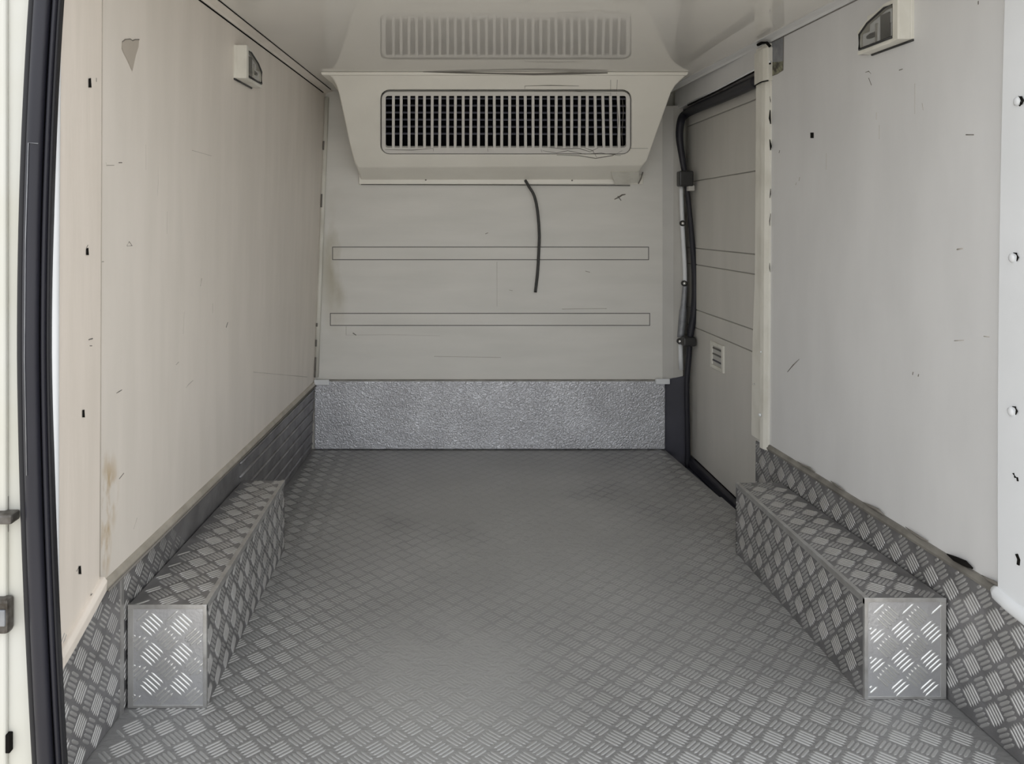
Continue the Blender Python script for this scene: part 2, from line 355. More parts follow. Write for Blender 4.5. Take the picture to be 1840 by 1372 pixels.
# ---- bulkhead: inset strips, kick plate, corner bead
for (a, b, c, d) in ((597, 443, 1166, 467), (593, 562, 1168, 585)):
    p0 = at_y(a, b, YB); p1 = at_y(c, d, YB)
    box('inset_joint', (p0.x, YB - 0.0012, p1.z), (p1.x, YB + 0.01, p0.z), 'groove', wb)
    box('inset_strip', (p0.x + 0.0035, YB - 0.003, p1.z + 0.0035), (p1.x - 0.0035, YB + 0.01, p0.z - 0.0035), 'wall_b', wb, bevel=0.001)
def bproj(px, py): return at_y(px, py, YB)
for pts, r, m in [([(1104, 358), (1112, 354), (1118, 350), (1124, 349)], .0035, 'scuff'), ([(1110, 352), (1116, 360)], .002, 'scuff'),
                  ([(622, 586), (622, 602)], .0007, 'scuff_l'), ([(622, 602), (700, 601), (790, 603)], .0007, 'scuff_l'), ([(634, 598), (640, 602)], .002, 'scuff'),
                  ([(780, 640), (900, 642)], .0009, 'scuff_l'), ([(893, 470), (893, 550)], .0006, 'scuff_l'), ([(1052, 487), (1060, 489)], .0014, 'scuff_l'),
                  ([(1010, 555), (1090, 554)], .0009, 'scuff_l'), ([(872, 420), (877, 418)], .0016, 'scuff_l'), ([(915, 521), (921, 522)], .0012, 'scuff_l')]:
    wmark(wb, bproj, pts, r, m)
bb = box('baseboard_back', (-0.598, YB - 0.022, 0.004), (0.992, YB - 0.001, 0.312), 'stucco', bevel=0.004)
tag(bb, 'embossed stucco aluminium kick plate below the bulkhead', 'kick plate', 'structure')
box('top_bead', (-0.592, YB - 0.010, 0.312), (0.985, YB - 0.0005, 0.317), 'cap', bb)
for x0, x1, zz, lab in ((-0.598, -0.530, .297, 'small white plastic clip at the left end of the kick plate'), (0.945, 1.010, .301, 'small white plastic clip at the right end of the kick plate')):
    o = box('plastic_clip', (x0, YB - 0.034, zz), (x1, YB - 0.022, zz + 0.024), 'trim_w', bevel=0.003); tag(o, lab, 'clip', group='clips on the kick plate')
o = tube('trim_1', [(XL(YB - .01, z) + 0.008, YB - 0.008, z) for z in (0.33, 0.7, 1.1, 1.6)], 0.011, 'trim_g', n=8)
tag(o, 'thin off-white corner bead between left liner and bulkhead', 'trim', 'structure')
for za, zb in ((0.47, 0.50), (0.33, 0.36), (0.56, 0.575), (1.10, 1.16), (1.36, 1.40), (0.36, 0.42)):
    tube('dirt_line', [(XL(YB - .02, z) + 0.004, YB - 0.021, z) for z in (za, (za + zb) / 2, zb)], 0.004, 'scuff', o, n=6)

# ---- capping along the ceiling
def cove(name, X, y0, y1, out, m, label):
    prof = [(0.0, ZC - 0.013), (0.004, ZC - 0.013), (0.010, ZC - 0.008), (0.020, ZC - 0.005), (0.032, ZC - 0.003), (0.032, ZC), (0, ZC)]
    q0 = [(X(y0, z) - out * d, y0, z) for d, z in prof]; q1 = [(X(y1, z) - out * d, y1, z) for d, z in prof]
    o = slab(name, q0, q1, m); tag(o, label, 'trim', 'structure'); return o
c1 = cove('trim_2', XL, Y0, YB, -1, 'wall_l', 'narrow cove strip along the left edge of the ceiling')
tube('joint_line', [(XL(y, ZC - .015) + 0.001, y, ZC - 0.015) for y in (1.4, 2.1, 2.8, 3.45)], 0.0020, 'hole', c1, n=6)
tube('joint_line', [(XL(y, ZC) + 0.034, y, ZC - 0.001) for y in (1.4, 2.1, 2.8, 3.45)], 0.0016, 'hole', c1, n=6)
c2 = cove('trim_3', XR, Y0, 3.5, 1, 'wall_r', 'narrow cove strip along the right edge of the ceiling')
tube('joint_line', [(XR(y, ZC) - 0.001, y, ZC - 0.015) for y in (1.4, 1.8, 2.2, 2.49)], 0.0012, 'scuff', c2, n=6)

# ---- side skirts of tread plate
def skirt_plate(parent, X, y0, y1, z1, out, bars=True, m='alu', mb='alu_bar', off=0.004):
    p = side_panel('skirt_plate', X, y0 + 0.0008, y1 - 0.0008, 0.002, z1, 0.0035, m, out, parent, off=off, bevel=0.0006)
    if bars:
        a = Vector((X(y0, 0.15) - out * off, y0, 0.002)); b = Vector((X(y1, 0.15) - out * off, y1, 0.002))
        a.x = X(y0, 0.0) - out * off; b.x = X(y1, 0.0) - out * off
        up = Vector((X(y0, z1) - X(y0, 0), 0, z1))
        if out < 0: tread('tread_relief', a, b - a, up, (b - a).length, z1 - 0.004, mb, p)
        else: tread('tread_relief', b, a - b, up, (b - a).length, z1 - 0.004, mb, p)
    return p
ZS = 0.297
sk = empty('baseboard_left', (-0.66, 2.4, 0), 'grey tread plate skirting along the foot of the left liner', 'skirting', kind='structure')
skirt_plate(sk, XL, Y0 + 0.005, 1.612, ZS, -1)
skirt_plate(sk, XL, 1.612, 2.39, ZS, -1)
rp = skirt_plate(sk, XL, 2.39, 3.47, ZS, -1, bars=False); rp['label'] = 'dull grey plate with long horizontal ribs'
for z in (0.035, 0.085, 0.135, 0.185, 0.235, 0.278):
    P = [(XL(y, z) + 0.005, y, z) for y in (2.40, 2.7, 3.1, 3.46)]
    tube('rib', P, 0.006, 'alu', rp, n=8)
box('end_strip', (XL(1.61, .15) + .002, 1.605, 0.0), (XL(1.61, .15) + 0.007, 1.618, ZS), 'edge', sk)
prof = [(0.0, ZS - 0.003), (0.009, ZS - 0.003), (0.010, ZS + 0.003), (0.006, ZS + 0.012), (0.0, ZS + 0.015)]
slab('capping_strip', [(XL(1.53, z) + d, 1.53, z) for d, z in prof], [(XL(3.49, z) + d, 3.49, z) for d, z in prof], 'cap_l', sk)
tube('dirt_line', [(XL(y, ZS) + 0.0105, y, ZS - 0.004) for y in (1.54, 2.2, 2.9, 3.48)], 0.003, 'scuff', sk, n=6)

sr = empty('baseboard_right', (1.08, 2.0, 0), 'grey tread plate skirting along the foot of the right liner', 'skirting', kind='structure')
skirt_plate(sr, XR, Y0 + 0.005, 2.585, ZS, 1)
slab('capping_strip', [(XR(1.50) - d * 1.3, 1.50, z) for d, z in prof], [(XR(2.50) - d * 1.3, 2.50, z) for d, z in prof], 'cap', sr)
for ya, yb, r in ((1.585, 1.66, 0.0065), (1.50, 1.56, 0.004), (1.72, 1.80, 0.003), (1.88, 1.97, 0.004), (2.05, 2.12, 0.003), (2.2, 2.3, .003)):
    tube('capping_damage', [(XR(y) - 0.010, y, ZS + 0.019 + 0.002 * math.sin(y * 60)) for y in (ya, ya * .7 + yb * .3, ya * .3 + yb * .7, yb)], [r * .3, r, r * .8, r * .2], 'hole' if r > .005 else 'scuff', sr, n=6)

# ---- rear end trims of the liner
# left: flat strip in a warm-light tint with a rolled edge following the body curve
def curve_l(z):     # small outward bow of the rear opening
    s = (z - 0.75) / 0.9
    return 0.014 * (1 - s * s)
t4 = empty('trim_4', (-0.69, 1.45, 0.28), 'edge strip tinted for warm light, with slotted holes at the rear of the left liner', 'trim', kind='structure')
zs = [0.262 + i * (ZC - 0.262) / 16 for i in range(17)]
V = []; Fc = []
for i, z in enumerate(zs):
    zl = z; zr = max(z, 0.325)
    for y, d, zz in ((1.372 - curve_l(z) * .8, 0.005, zl), (1.515, 0.005, zr if i == 0 else max(z, .325 + .002 * i)), (1.515, -0.004, zr if i == 0 else max(z, .325 + .002 * i)), (1.372 - curve_l(z) * .8, -0.004, zl)):
        V.append((XL(y, zz) + d, y, zz))
for i in range(16):
    for k in range(4): Fc.append((i * 4 + k, i * 4 + (k + 1) % 4, i * 4 + 4 + (k + 1) % 4, i * 4 + 4 + k))
Fc += [(0, 1, 2, 3), (67, 66, 65, 64)]
mesh('flat_strip', V, Fc, 'trim_l', t4)
tube('strip_seam_shade', [(XL(1.521, z) + .0018, 1.521, z) for z in (.33, .7, 1.1, 1.5, 1.6)], .0022, 'torn', t4, n=6)  # thin dark tube painting the shadow line along the strip's seam
tube('rolled_edge', [(XL(1.37, z) - 0.002, 1.366 - curve_l(z) * .8, z) for z in zs], 0.013, 'trim_w', t4, n=10)
P = [(XL(y, z) + 0.004, y, z) for y, z in ((1.362, 0.262), (1.40, 0.275), (1.45, 0.295), (1.50, 0.316), (1.522, 0.326))]
Vq0 = [(x + .010, y, z + 0.006) for x, y, z in P]; n_ = len(P)
V = []; Fc = []
for x, y, z in P: V += [(x - .006, y, z - .026), (x + .012, y, z - .026), (x + .014, y, z - .004), (x + .008, y, z + .004), (x - .006, y, z + .004)]
for i in range(n_ - 1):
    for k in range(5): Fc.append((i * 5 + k, i * 5 + (k + 1) % 5, i * 5 + 5 + (k + 1) % 5, i * 5 + 5 + k))
Fc += [(0, 1, 2, 3, 4), tuple(range(n_ * 5 - 1, n_ * 5 - 6, -1))]
mesh('bottom_lip', V, Fc, 'trim_l', t4, bevel=0.002)
for px, py, hw, hh in ((162, 149, 2.6, 8), (157.5, 452, 2.4, 6), (150.5, 743, 2.2, 6.5), (144, 1024, 2.4, 7)):
    q = [(px - hw, py - hh), (px + hw * .6, py - hh - 1), (px + hw, py + hh), (px - hw, py + hh)]
    slab('slot_hole', [on_l(x, y, 0.0065) for x, y in q], [on_l(x, y, 0.003) for x, y in q], 'hole', t4)
for pts, r in (([(159, 610), (166, 608)], .0013), ([(161, 621), (165, 621)], .001), ([(173, 140), (173, 147)], .0009), ([(155, 445), (158, 440)], .0008), ([(137, 1026), (141, 1020)], .0008)):
    tube('scuff_mark', [on_l(x, y, 0.005) for x, y in pts], r, 'scuff', t4, n=6)
q = [(163, 1068), (172, 1060), (175, 1066), (166, 1075)]
slab('rust_spot', [on_l(x, y, 0.0065) for x, y in q], [on_l(x, y, 0.003) for x, y in q], 'scuff', t4)

# right: bright white strip
t5 = empty('trim_5', (1.10, 1.45, 0.28), 'bright white edge strip with screw heads at the rear of the right liner', 'trim', kind='structure')
V = []; Fc = []
for i, z in enumerate(zs):
    bow = 0.016 * (1 - ((z - 0.7) / 0.9) ** 2)
    for y, d in ((1.36, 0.012), (1.497 + bow, 0.012), (1.506 + bow, 0.006), (1.506 + bow, -0.004), (1.36, -0.004)):
        V.append((XR(y, z) - d, y, max(z, .292 + .0002 * i)))
for i in range(16):
    for k in range(5): Fc.append((i * 5 + k, i * 5 + (k + 1) % 5, i * 5 + 5 + (k + 1) % 5, i * 5 + 5 + k))
Fc += [(0, 1, 2, 3, 4), (84, 83, 82, 81, 80)]
mesh('flat_strip', V, Fc, 'trim_w', t5)
tube('bottom_lip', [(XR(y) - 0.010, y, z) for y, z in ((1.36, 0.282), (1.42, 0.286), (1.48, 0.293), (1.512, 0.300), (1.524, 0.303))], [.0165, .0165, .0165, .0165, .010], 'trim_w', t5, n=12)
for px, py, sh in ((1829, 182, 1), (1820, 463, 0), (1818, 739, 0)):
    c = on_r(px, py, 0.012)
    bm_pts = [(c.x - 0.004, c.y, c.z)]
    V, Fc = tube_data([c + Vector((0.004, 0, 0)), c + Vector((-0.003, 0, 0)), c + Vector((-0.005, 0, 0))], [0.0085, 0.0085, 0.004], 12)
    s_ = mesh('screw_head', V, Fc, 'trim_w', t5, smooth=True)
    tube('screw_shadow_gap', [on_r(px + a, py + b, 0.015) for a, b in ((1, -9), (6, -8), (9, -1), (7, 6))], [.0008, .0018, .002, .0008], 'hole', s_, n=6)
for pts, r in (([(1829, 178), (1834, 174), (1838, 180)], .0016), ([(1834, 176), (1834, 188), (1832, 190)], .0016), ([(1821, 850), (1824, 857), (1828, 858), (1829, 864)], .002),
               ([(1827, 995), (1831, 1005), (1830, 1014)], .0032)):
    tube('scuff_mark', [on_r(x, y, 0.0125) for x, y in pts], r, 'hole', t5, n=6)

# ---- rear pillar, rubber seal and latch hardware at the far left
pil = box('trim_6', (-0.90, 1.335, -0.45), (-0.712, 1.375, 1.72), 'pillar', bevel=0.008)
tag(pil, 'white painted rear door pillar at the left edge of the photo', 'pillar', 'structure')
box('inner_fold', (-0.90, 1.326, -0.44), (at_y(13, 0, 1.33).x, 1.336, 1.71), 'pillar', pil, bevel=.004)
P = at_y(14, 1336, 1.326)
box('slot_hole', (P.x - .004, 1.3245, P.z - .016), (P.x + .004, 1.337, P.z + .016), 'hole', pil, bevel=.0015)
P = at_y(8, 935, 1.315)
lt = empty('door_striker', (P.x, 1.335, P.z - .03), 'corroded dark metal striker tongue on the white rear pillar', 'latch')
box('tongue', (P.x - .05, 1.305, P.z - .004), (P.x + .017, 1.335, P.z + .013), 'latch', lt, bevel=.004)
box('back_plate', (P.x - .05, 1.328, P.z - .028), (P.x - .004, 1.336, P.z + .036), 'latch', lt, bevel=.002)
P = at_y(4, 1105, 1.32)
bf = empty('door_buffer', (P.x, 1.335, P.z - .03), 'grey-black rubber buffer block low on the white rear pillar', 'buffer')
box('block', (P.x - .05, 1.312, P.z - .030), (P.x + .014, 1.335, P.z + .030), 'latch', bf, bevel=.006)
box('face_pad', (P.x - .045, 1.308, P.z - .014), (P.x + .011, 1.313, P.z + .014), 'zinc', bf, bevel=.002)
# seal: ribbed profile swept up the opening
zz = [-0.25 + i * 1.93 / 44 for i in range(45)]
def seal_x(z):
    py = CY - (z - EYE) * F / 1.33
    # centre line of the rubber
    t = (py - 620) / 620
    return ((69 + 21 * t * t if py < 620 else 69 + 20 * min(t, 1.4) ** 1.6) - CX) / F * 1.33
se = empty('rubber_door_seal', (-0.70, 1.33, -0.25), 'ribbed black rubber door seal running up the left rear opening', 'door seal')
def swept(name, dx0, dx1, y0, bul, m):
    V = []; Fc = []; n = 9
    for z in zz:
        c = seal_x(z)
        for k in range(n):
            a = math.pi * k / (n - 1)
            V.append((c + dx0 + (dx1 - dx0) * (1 - math.cos(a)) / 2, y0 - bul * math.sin(a), z))
        V.append((c + dx1, y0 + .012, z)); V.append((c + dx0, y0 + .012, z))
    w = n + 2
    for i in range(len(zz) - 1):
        for k in range(w): Fc.append((i * w + k, i * w + (k + 1) % w, i * w + w + (k + 1) % w, i * w + w + k))
    Fc += [tuple(range(w)), tuple(range(len(zz) * w - 1, len(zz) * w - w - 1, -1))]
    return mesh(name, V, Fc, m, se, smooth=True)
swept('outer_lip', -0.032, -0.020, 1.322, 0.006, 'rubber_d')
swept('bulb_rib', -0.021, 0.004, 1.318, 0.010, 'rubber')
swept('groove_web', 0.002, 0.006, 1.332, 0.002, 'rubber_d')
swept('bulb_rib', 0.005, 0.012, 1.328, 0.004, 'rubber')
swept('inner_lip', 0.011, 0.016, 1.335, 0.003, 'rubber_d')
P0 = [(seal_x(z) - 0.012, 1.3075, z) for z in (1.165, 1.0, 0.8, 0.6)]
tube('joint_line', [(seal_x(1.165) + .004, 1.3085, 1.165), (seal_x(1.165) - .012, 1.3075, 1.166)] + P0[1:], .0009, 'zinc', se, n=6)

# ------------------------------------------------------------------ sliding side door and its surround
XD = 1.105
d1 = empty('door_1', (XD, 3.05, -0.02), 'pale grey lined sliding side door beyond the right liner', 'door', kind='structure')
box('backing', (XD + 0.004, 2.56, -0.02), (XD + 0.06, 3.53, 1.56), 'groove_d', d1)
lv = [-0.02, 0.565, 0.645, 0.845, 0.917, 1.215, 1.470, 1.555]
for a, b in zip(lv[:-1], lv[1:]):
    box('liner_panel', (XD - (0.004 if a == 1.470 else 0), 2.565, a + 0.002), (XD + 0.02, 3.525, b - 0.002), 'doorskin', d1, bevel=0.0015)
yv0, yv1 = 3.048, 3.196
pl = empty('pull', (XD, 3.12, 0.43), '', ''); 
for k in ('label', 'category'): del pl[k]
pl.name = 'door_pull'; pl.parent = d1; pl.location = Vector((XD, 3.12, 0.43)) - Vector(d1.location); pl['label'] = 'small white framed pull with two slots'
bpy.context.view_layer.update()
for lo, hi in (((XD - .008, yv0, .431), (XD + .002, yv0 + .020, .541)), ((XD - .008, yv1 - .020, .431), (XD + .002, yv1, .541)),
               ((XD - .008, yv0 + .02, .431), (XD + .002, yv1 - .02, .447)), ((XD - .008, yv0 + .02, .525), (XD + .002, yv1 - .02, .541))):
    box('frame_bar', lo, hi, 'trim_g', pl, bevel=.002)
box('recess_back', (XD - .002, yv0 + .02, .447), (XD + .001, yv1 - .02, .525), 'pill_g', pl)
for z in (.462, .488, .512): box('slot_bar', (XD - .006, yv0 + .024, z), (XD - .001, yv1 - .024, z + .006), 'groove' if z > .47 else 'step', pl, bevel=.001)
tag(box('trim_7', (1.046, 2.585, 1.545), (1.10, 3.52, ZC), 'wall_r', bevel=.003), 'pale header strip above the sliding door', 'trim', 'structure')
tag(box('door_sill', (0.99, 2.60, -0.10), (1.165, 3.53, -0.055), 'step'), 'dark sunken step sill below the sliding door', 'sill', 'structure')
tag(box('sill_strip', (1.075, 2.62, -0.055), (XD - .002, 3.51, -0.018), 'rubber', bevel=.006), 'black rubber strip along the foot of the sliding door', 'strip')

# pillar between bulkhead and sliding door
p2 = empty('trim_8', (1.03, 3.51, 0), 'grey door pillar between bulkhead and sliding door', 'pillar', kind='structure')
slab('pillar_face', [(0.985, 3.499, .315), (1.03, 3.485, .325), (1.066, 3.46, .34), (1.066, 3.46, 1.56), (1.03, 3.485, 1.56), (0.985, 3.499, 1.56)],
     [(0.985, 3.56, .315), (1.03, 3.56, .325), (1.075, 3.56, .34), (1.075, 3.56, 1.56), (1.03, 3.56, 1.56), (0.985, 3.56, 1.56)], 'pill_g', p2)
slab('pillar_foot', [(0.993, 3.497, -.10), (1.085, 3.46, -.10), (1.075, 3.46, .34), (0.993, 3.497, .315)],
     [(0.993, 3.56, -.10), (1.085, 3.56, -.10), (1.075, 3.56, .34), (0.993, 3.56, .315)], 'step', p2)['label'] = 'dark blue-black lower pillar panel'
def on_p(px, py, y=3.44): return at_y(px, py, y)
lw = [(1224, 335, 4), (1226, 400, 4), (1230, 470, 4), (1231, 508, 4)]
V, Fc = tube_data(smoothpath([on_p(x, y) for x, y, _ in lw]), 0.0095, 8); mesh('white_edge_moulding', V, Fc, 'trim_w', p2, smooth=True)
V, Fc = tube_data(smoothpath([on_p(x, y) for x, y in ((1231, 512), (1228, 550), (1223, 606))]), [0.012] * 7 + [0.016] * 6, 8); o = mesh('hinge_cover', V, Fc, 'zinc', p2, smooth=True)
V, Fc = tube_data([on_p(1223, 612), on_p(1223, 640), on_p(1224, 664)], 0.010, 8); mesh('white_edge_moulding', V, Fc, 'trim_w', p2, smooth=True)
for px, py in ((1227, 401), (1230, 509), (1222, 613)):
    c = on_p(px, py, 3.425)
    V, Fc = tube_data([c + Vector((0, .012, 0)), c, c + Vector((0, -.004, 0))], [.013, .013, .006], 12); mesh('screw_ring', V, Fc, 'dk_plastic', p2, smooth=True)
    V, Fc = tube_data([c + Vector((0, 0, 0)), c + Vector((0, -.006, 0)), c + Vector((0, -.009, 0))], [.009, .008, .004], 12); mesh('screw_head', V, Fc, 'chrome', p2, smooth=True)
# black door seal around the opening
ds = empty('door_opening_seal', (1.07, 3.4, 0), 'black rubber seal around the sliding door opening', 'door seal')
vpts = [(1236, 842), (1235, 760), (1234, 690), (1238, 640), (1240, 605), (1247, 560), (1249, 510), (1245, 450), (1240, 390), (1234, 335), (1226, 285), (1221, 245), (1224, 216)]
P = [on_p(x, y, 3.41) for x, y in vpts]
R = [.012, .012, .012, .012, .014, .016, .016, .012, .011, .011, .014, .017, .018]
hp = [solve(px, py, lambda p: p.x - 1.068) for px, py in ((1232, 205), (1250, 195), (1290, 178), (1330, 160), (1362, 145))]
P = P + hp; R = R + [.019, .020, .021, .021, .021]
Q = smoothpath(P, 5); RR = []
for i in range(len(P) - 1):
    for j in range(5): RR.append(R[i] + (R[i + 1] - R[i]) * j / 5)
RR.append(R[-1])
V, Fc = tube_data(Q, RR, 10); mesh('seal_strip', V, Fc, 'seal_d', ds, smooth=True)
c = on_p(1232, 321, 3.39); box('catch_block', (c.x - .032, 3.37, c.z - .034), (c.x + .030, 3.42, c.z + .034), 'dk_plastic', ds, bevel=.006)
c = on_p(1240, 338, 3.39); box('catch_tongue', (c.x - .012, 3.375, c.z - .012), (c.x + .016, 3.41, c.z + .012), 'pill_g', ds, bevel=.003)
c = on_p(1238, 614, 3.39); box('catch_block', (c.x - .030, 3.37, c.z - .018), (c.x + .028, 3.42, c.z + .022), 'dk_plastic', ds, bevel=.008)
tube('header_lip', [solve(px, py, lambda p: p.x - 1.048) for px, py in ((1236, 186), (1290, 160), (1340, 134), (1384, 111))], .004, 'trim_w', ds, n=6)
tube('header_gap', [solve(px, py, lambda p: p.x - 1.047) for px, py in ((1236, 189), (1290, 163), (1340, 137), (1384, 114))], .003, 'hole', ds, n=6)

# upright trim at the front end of the right liner
t9 = empty('trim_9', (1.05, 2.55, 0.30), 'aged white upright edge strip beside the sliding door', 'trim', kind='structure')
pr = [(0.0, 2.492), (0.008, 2.490), (0.016, 2.505), (0.018, 2.525), (0.012, 2.530), (0.012, 2.580), (0.0, 2.585), (-0.02, 2.585)]
levels = [(0.312, 0.02), (0.33, 0.022), (0.45, 0.020), (0.60, 0.018), (0.75, 0.008), (0.85, 0.0), (1.2, 0.0), (1.57, 0.0), (1.612, 0.0)]
V = []; Fc = []; k_ = len(pr)
for z, fl in levels:
    for i, (d, y) in enumerate(pr):
        V.append((XR(y, z) - d, y + (fl if i in (5, 6, 7) else 0), z - (0.02 if (z < .32 and i in (1, 2, 3)) else 0)))
for i in range(len(levels) - 1):
    for k in range(k_): Fc.append((i * k_ + k, i * k_ + (k + 1) % k_, i * k_ + k_ + (k + 1) % k_, i * k_ + k_ + k))
Fc += [tuple(range(k_)), tuple(range(len(V) - 1, len(V) - k_ - 1, -1))]
mesh('moulding', V, Fc, 'trim_g', t9)
mesh('top_cap', [(XR(2.5) - d, y, z) for z in (1.492, 1.60) for d, y in ((-.01, 2.488), (.011, 2.486), (.020, 2.505), (.021, 2.53), (.015, 2.588), (-.01, 2.588))],
     [(0, 1, 2, 3, 4, 5), (11, 10, 9, 8, 7, 6)] + [(i, (i + 1) % 6, 6 + (i + 1) % 6, 6 + i) for i in range(6)], 'trim_g', t9, bevel=.003)
tube('sealant_gap', [(XR(2.49) - d, y, z) for d, y, z in ((.004, 2.486, 1.60), (.016, 2.484, 1.612), (.022, 2.51, 1.617), (.022, 2.54, 1.618))], .005, 'hole', t9, n=6)
tube('sealant_gap', [(XR(2.5) - d, y, 1.490) for d, y in ((.010, 2.486), (.021, 2.51), (.021, 2.53), (.015, 2.585))], .002, 'hole', t9, n=6)
for za, zb, r in ((1.350, 1.395, .0035), (1.265, 1.30, .0032), (1.11, 1.14, .0014), (1.02, 1.06, .0012), (1.42, 1.44, .001), (0.87, 0.9, .0011)):
    tube('dirt_line', [(XR(2.49) - .003 + .002 * math.sin(z * 90), 2.489, z) for z in (za, za * .6 + zb * .4, zb)], [r * .4, r, r * .4], 'hole', t9, n=6)
for px, py, r in ((1366, 745, .006), (1368, 632, .003), (1355, 690, .003)):
    c = on_r(px, py, .020); V, Fc = tube_data([c, c + Vector((-.004, -.002, 0))], [r, r * .7], 10); mesh('screw_cap', V, Fc, 'trim_w' if py != 690 else 'pill_g', t9, smooth=True)

# ------------------------------------------------------------------ wheel arch boxes
def arch(label, x0, x1, y0, y1, zt, inner, X):
    """x0<x1; inner=+1 when the room side is x1"""
    o = empty('wheel_arch_box', ((x0 + x1) / 2, (y0 + y1) / 2, 0), label, 'wheel box', 'wheel arch boxes on the floor')
    xi = x1 if inner > 0 else x0
    t = 0.004
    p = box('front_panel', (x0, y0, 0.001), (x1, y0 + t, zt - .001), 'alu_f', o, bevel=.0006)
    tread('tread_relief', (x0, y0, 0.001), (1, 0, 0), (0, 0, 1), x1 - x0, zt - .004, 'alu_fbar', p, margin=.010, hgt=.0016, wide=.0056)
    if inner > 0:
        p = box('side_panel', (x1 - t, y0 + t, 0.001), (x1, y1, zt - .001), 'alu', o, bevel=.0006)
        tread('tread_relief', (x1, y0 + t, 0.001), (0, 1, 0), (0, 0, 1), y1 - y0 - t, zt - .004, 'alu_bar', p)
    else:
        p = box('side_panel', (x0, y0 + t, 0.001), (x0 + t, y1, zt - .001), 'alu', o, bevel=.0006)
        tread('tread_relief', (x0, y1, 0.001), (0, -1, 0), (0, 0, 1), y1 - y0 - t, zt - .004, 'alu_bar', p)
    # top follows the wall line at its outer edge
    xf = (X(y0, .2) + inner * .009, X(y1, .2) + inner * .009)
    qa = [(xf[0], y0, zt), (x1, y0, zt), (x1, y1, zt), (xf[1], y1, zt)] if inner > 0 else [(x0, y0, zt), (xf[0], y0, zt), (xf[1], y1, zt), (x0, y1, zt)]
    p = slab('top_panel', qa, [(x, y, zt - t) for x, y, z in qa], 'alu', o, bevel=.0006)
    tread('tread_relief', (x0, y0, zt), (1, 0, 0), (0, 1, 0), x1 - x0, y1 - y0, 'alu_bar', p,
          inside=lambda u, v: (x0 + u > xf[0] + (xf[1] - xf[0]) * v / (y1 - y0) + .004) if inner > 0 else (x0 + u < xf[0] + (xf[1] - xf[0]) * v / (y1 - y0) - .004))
    box('rear_panel', (xf[1] if inner > 0 else x0, y1 - t, .001), (x1 if inner > 0 else xf[1], y1 - .0002, zt - .005), 'alu', o)
    # bare angle strips on the corners
    e = .009; s = inner
    lo, hi = sorted((xi - s * e, xi + s * .0018))
    box('edge_angle', (lo, y0 - .001, zt - .0005), (hi, y1, zt + .0022), 'edge', o, bevel=.0006)
    lo, hi = sorted((xi + s * .0002, xi + s * .0018))
    box('edge_angle', (lo, y0 - .001, zt - .012), (hi, y1, zt), 'edge', o)
    lo, hi = sorted((xi - s * .006, xi + s * .0018))
    box('corner_angle', (lo, y0 - .0018, .001), (hi, y0 + .006, zt), 'edge', o, bevel=.0005)
    box('front_rim', (x0, y0 - .0014, zt - .007), (x1, y0 + .002, zt + .0018), 'edge', o, bevel=.0005)
    box('front_rim', (x0, y0 - .0014, .001), (x1, y0 + .002, .007), 'edge', o, bevel=.0005)
    xo = x0 if inner > 0 else x1
    lo, hi = sorted((xo, xo + s * .012))
    box('wall_flange', (lo, y0 - .0012, .004), (hi, y0 + .002, zt), 'alu_bar', o, bevel=.0005)
    return o
arch('tread plate wheel arch box standing against the left liner', -0.676, -0.510, 1.63, 2.42, 0.218, 1, XL)
arch('tread plate wheel arch box standing against the right liner', 0.905, 1.080, 1.66, 2.40, 0.218, -1, XR)

# ------------------------------------------------------------------ cooling unit on the ceiling
KA = 0.848
def fy(z): return 3.07 + KA * (1.615 - z)
def on_f(px, py):
    k = (CY - py) / F
    y = (3.07 + KA * (1.615 - EYE)) / (1 + KA * k)
    return at_y(px, py, y)
nF = Vector((0, -1, -KA)).normalized()      # faces the rear doors, tipped downwards
cu = empty('cooling_unit', (0.25, 3.3, 1.22), 'cream ceiling-mounted refrigeration unit with a wide slotted grille', 'cooling unit')
outl = [(578, 128), (588, 131), (597, 140), (604, 152), (609, 168), (617, 205), (628, 258), (637, 292), (643, 301),
        (700, 301), (900, 300), (1100, 298), (1154, 297), (1163, 288), (1178, 245), (1194, 200), (1206, 166), (1214, 153), (1222, 145), (1234, 134),
        (1100, 132), (900, 129), (700, 128)]
def rrect(x0, y0, x1, y1, r, n=5):
    o = []
    for cx, cy, a0 in ((x0 + r, y0 + r, 180), (x1 - r, y0 + r, 270), (x1 - r, y1 - r, 0), (x0 + r, y1 - r, 90)):
        for k in range(n + 1):
            a = math.radians(a0 + 90 * k / n); o.append((cx + r * math.cos(a), cy + r * math.sin(a)))
    return o
hole = rrect(684, 162, 1134, 277, 16)
bm = bmesh.new()
off = Vector(cu.location)
vo = [bm.verts.new(on_f(*p) - off) for p in outl]; vh = [bm.verts.new(on_f(*p) - off) for p in hole]
eo = [bm.edges.new((vo[i], vo[(i + 1) % len(vo)])) for i in range(len(vo))]; eh = [bm.edges.new((vh[i], vh[(i + 1) % len(vh)])) for i in range(len(vh))]
bmesh.ops.triangle_fill(bm, edges=eo + eh, use_beauty=True, use_dissolve=False)
vb = []
for i, v in enumerate(vo):
    w = v.co + off
    zb_ = w.z
    if 8 <= i <= 12: zb_ = 1.222
    vb.append(bm.verts.new(Vector((w.x, YB - 0.002, min(zb_, ZC - .001))) - off))
for i in range(len(vo)):
    j = (i + 1) % len(vo); bm.faces.new((vo[i], vo[j], vb[j], vb[i]))
vi = [bm.verts.new(v.co - nF * 0.012) for v in vh]
for i in range(len(vh)):
    j = (i + 1) % len(vh); bm.faces.new((vh[i], vh[j], vi[j], vi[i]))
bmesh.ops.recalc_face_normals(bm, faces=bm.faces[:])
me = bpy.data.meshes.new('housing'); bm.to_mesh(me); bm.free()
ho = link('housing', me, 'unit', cu)
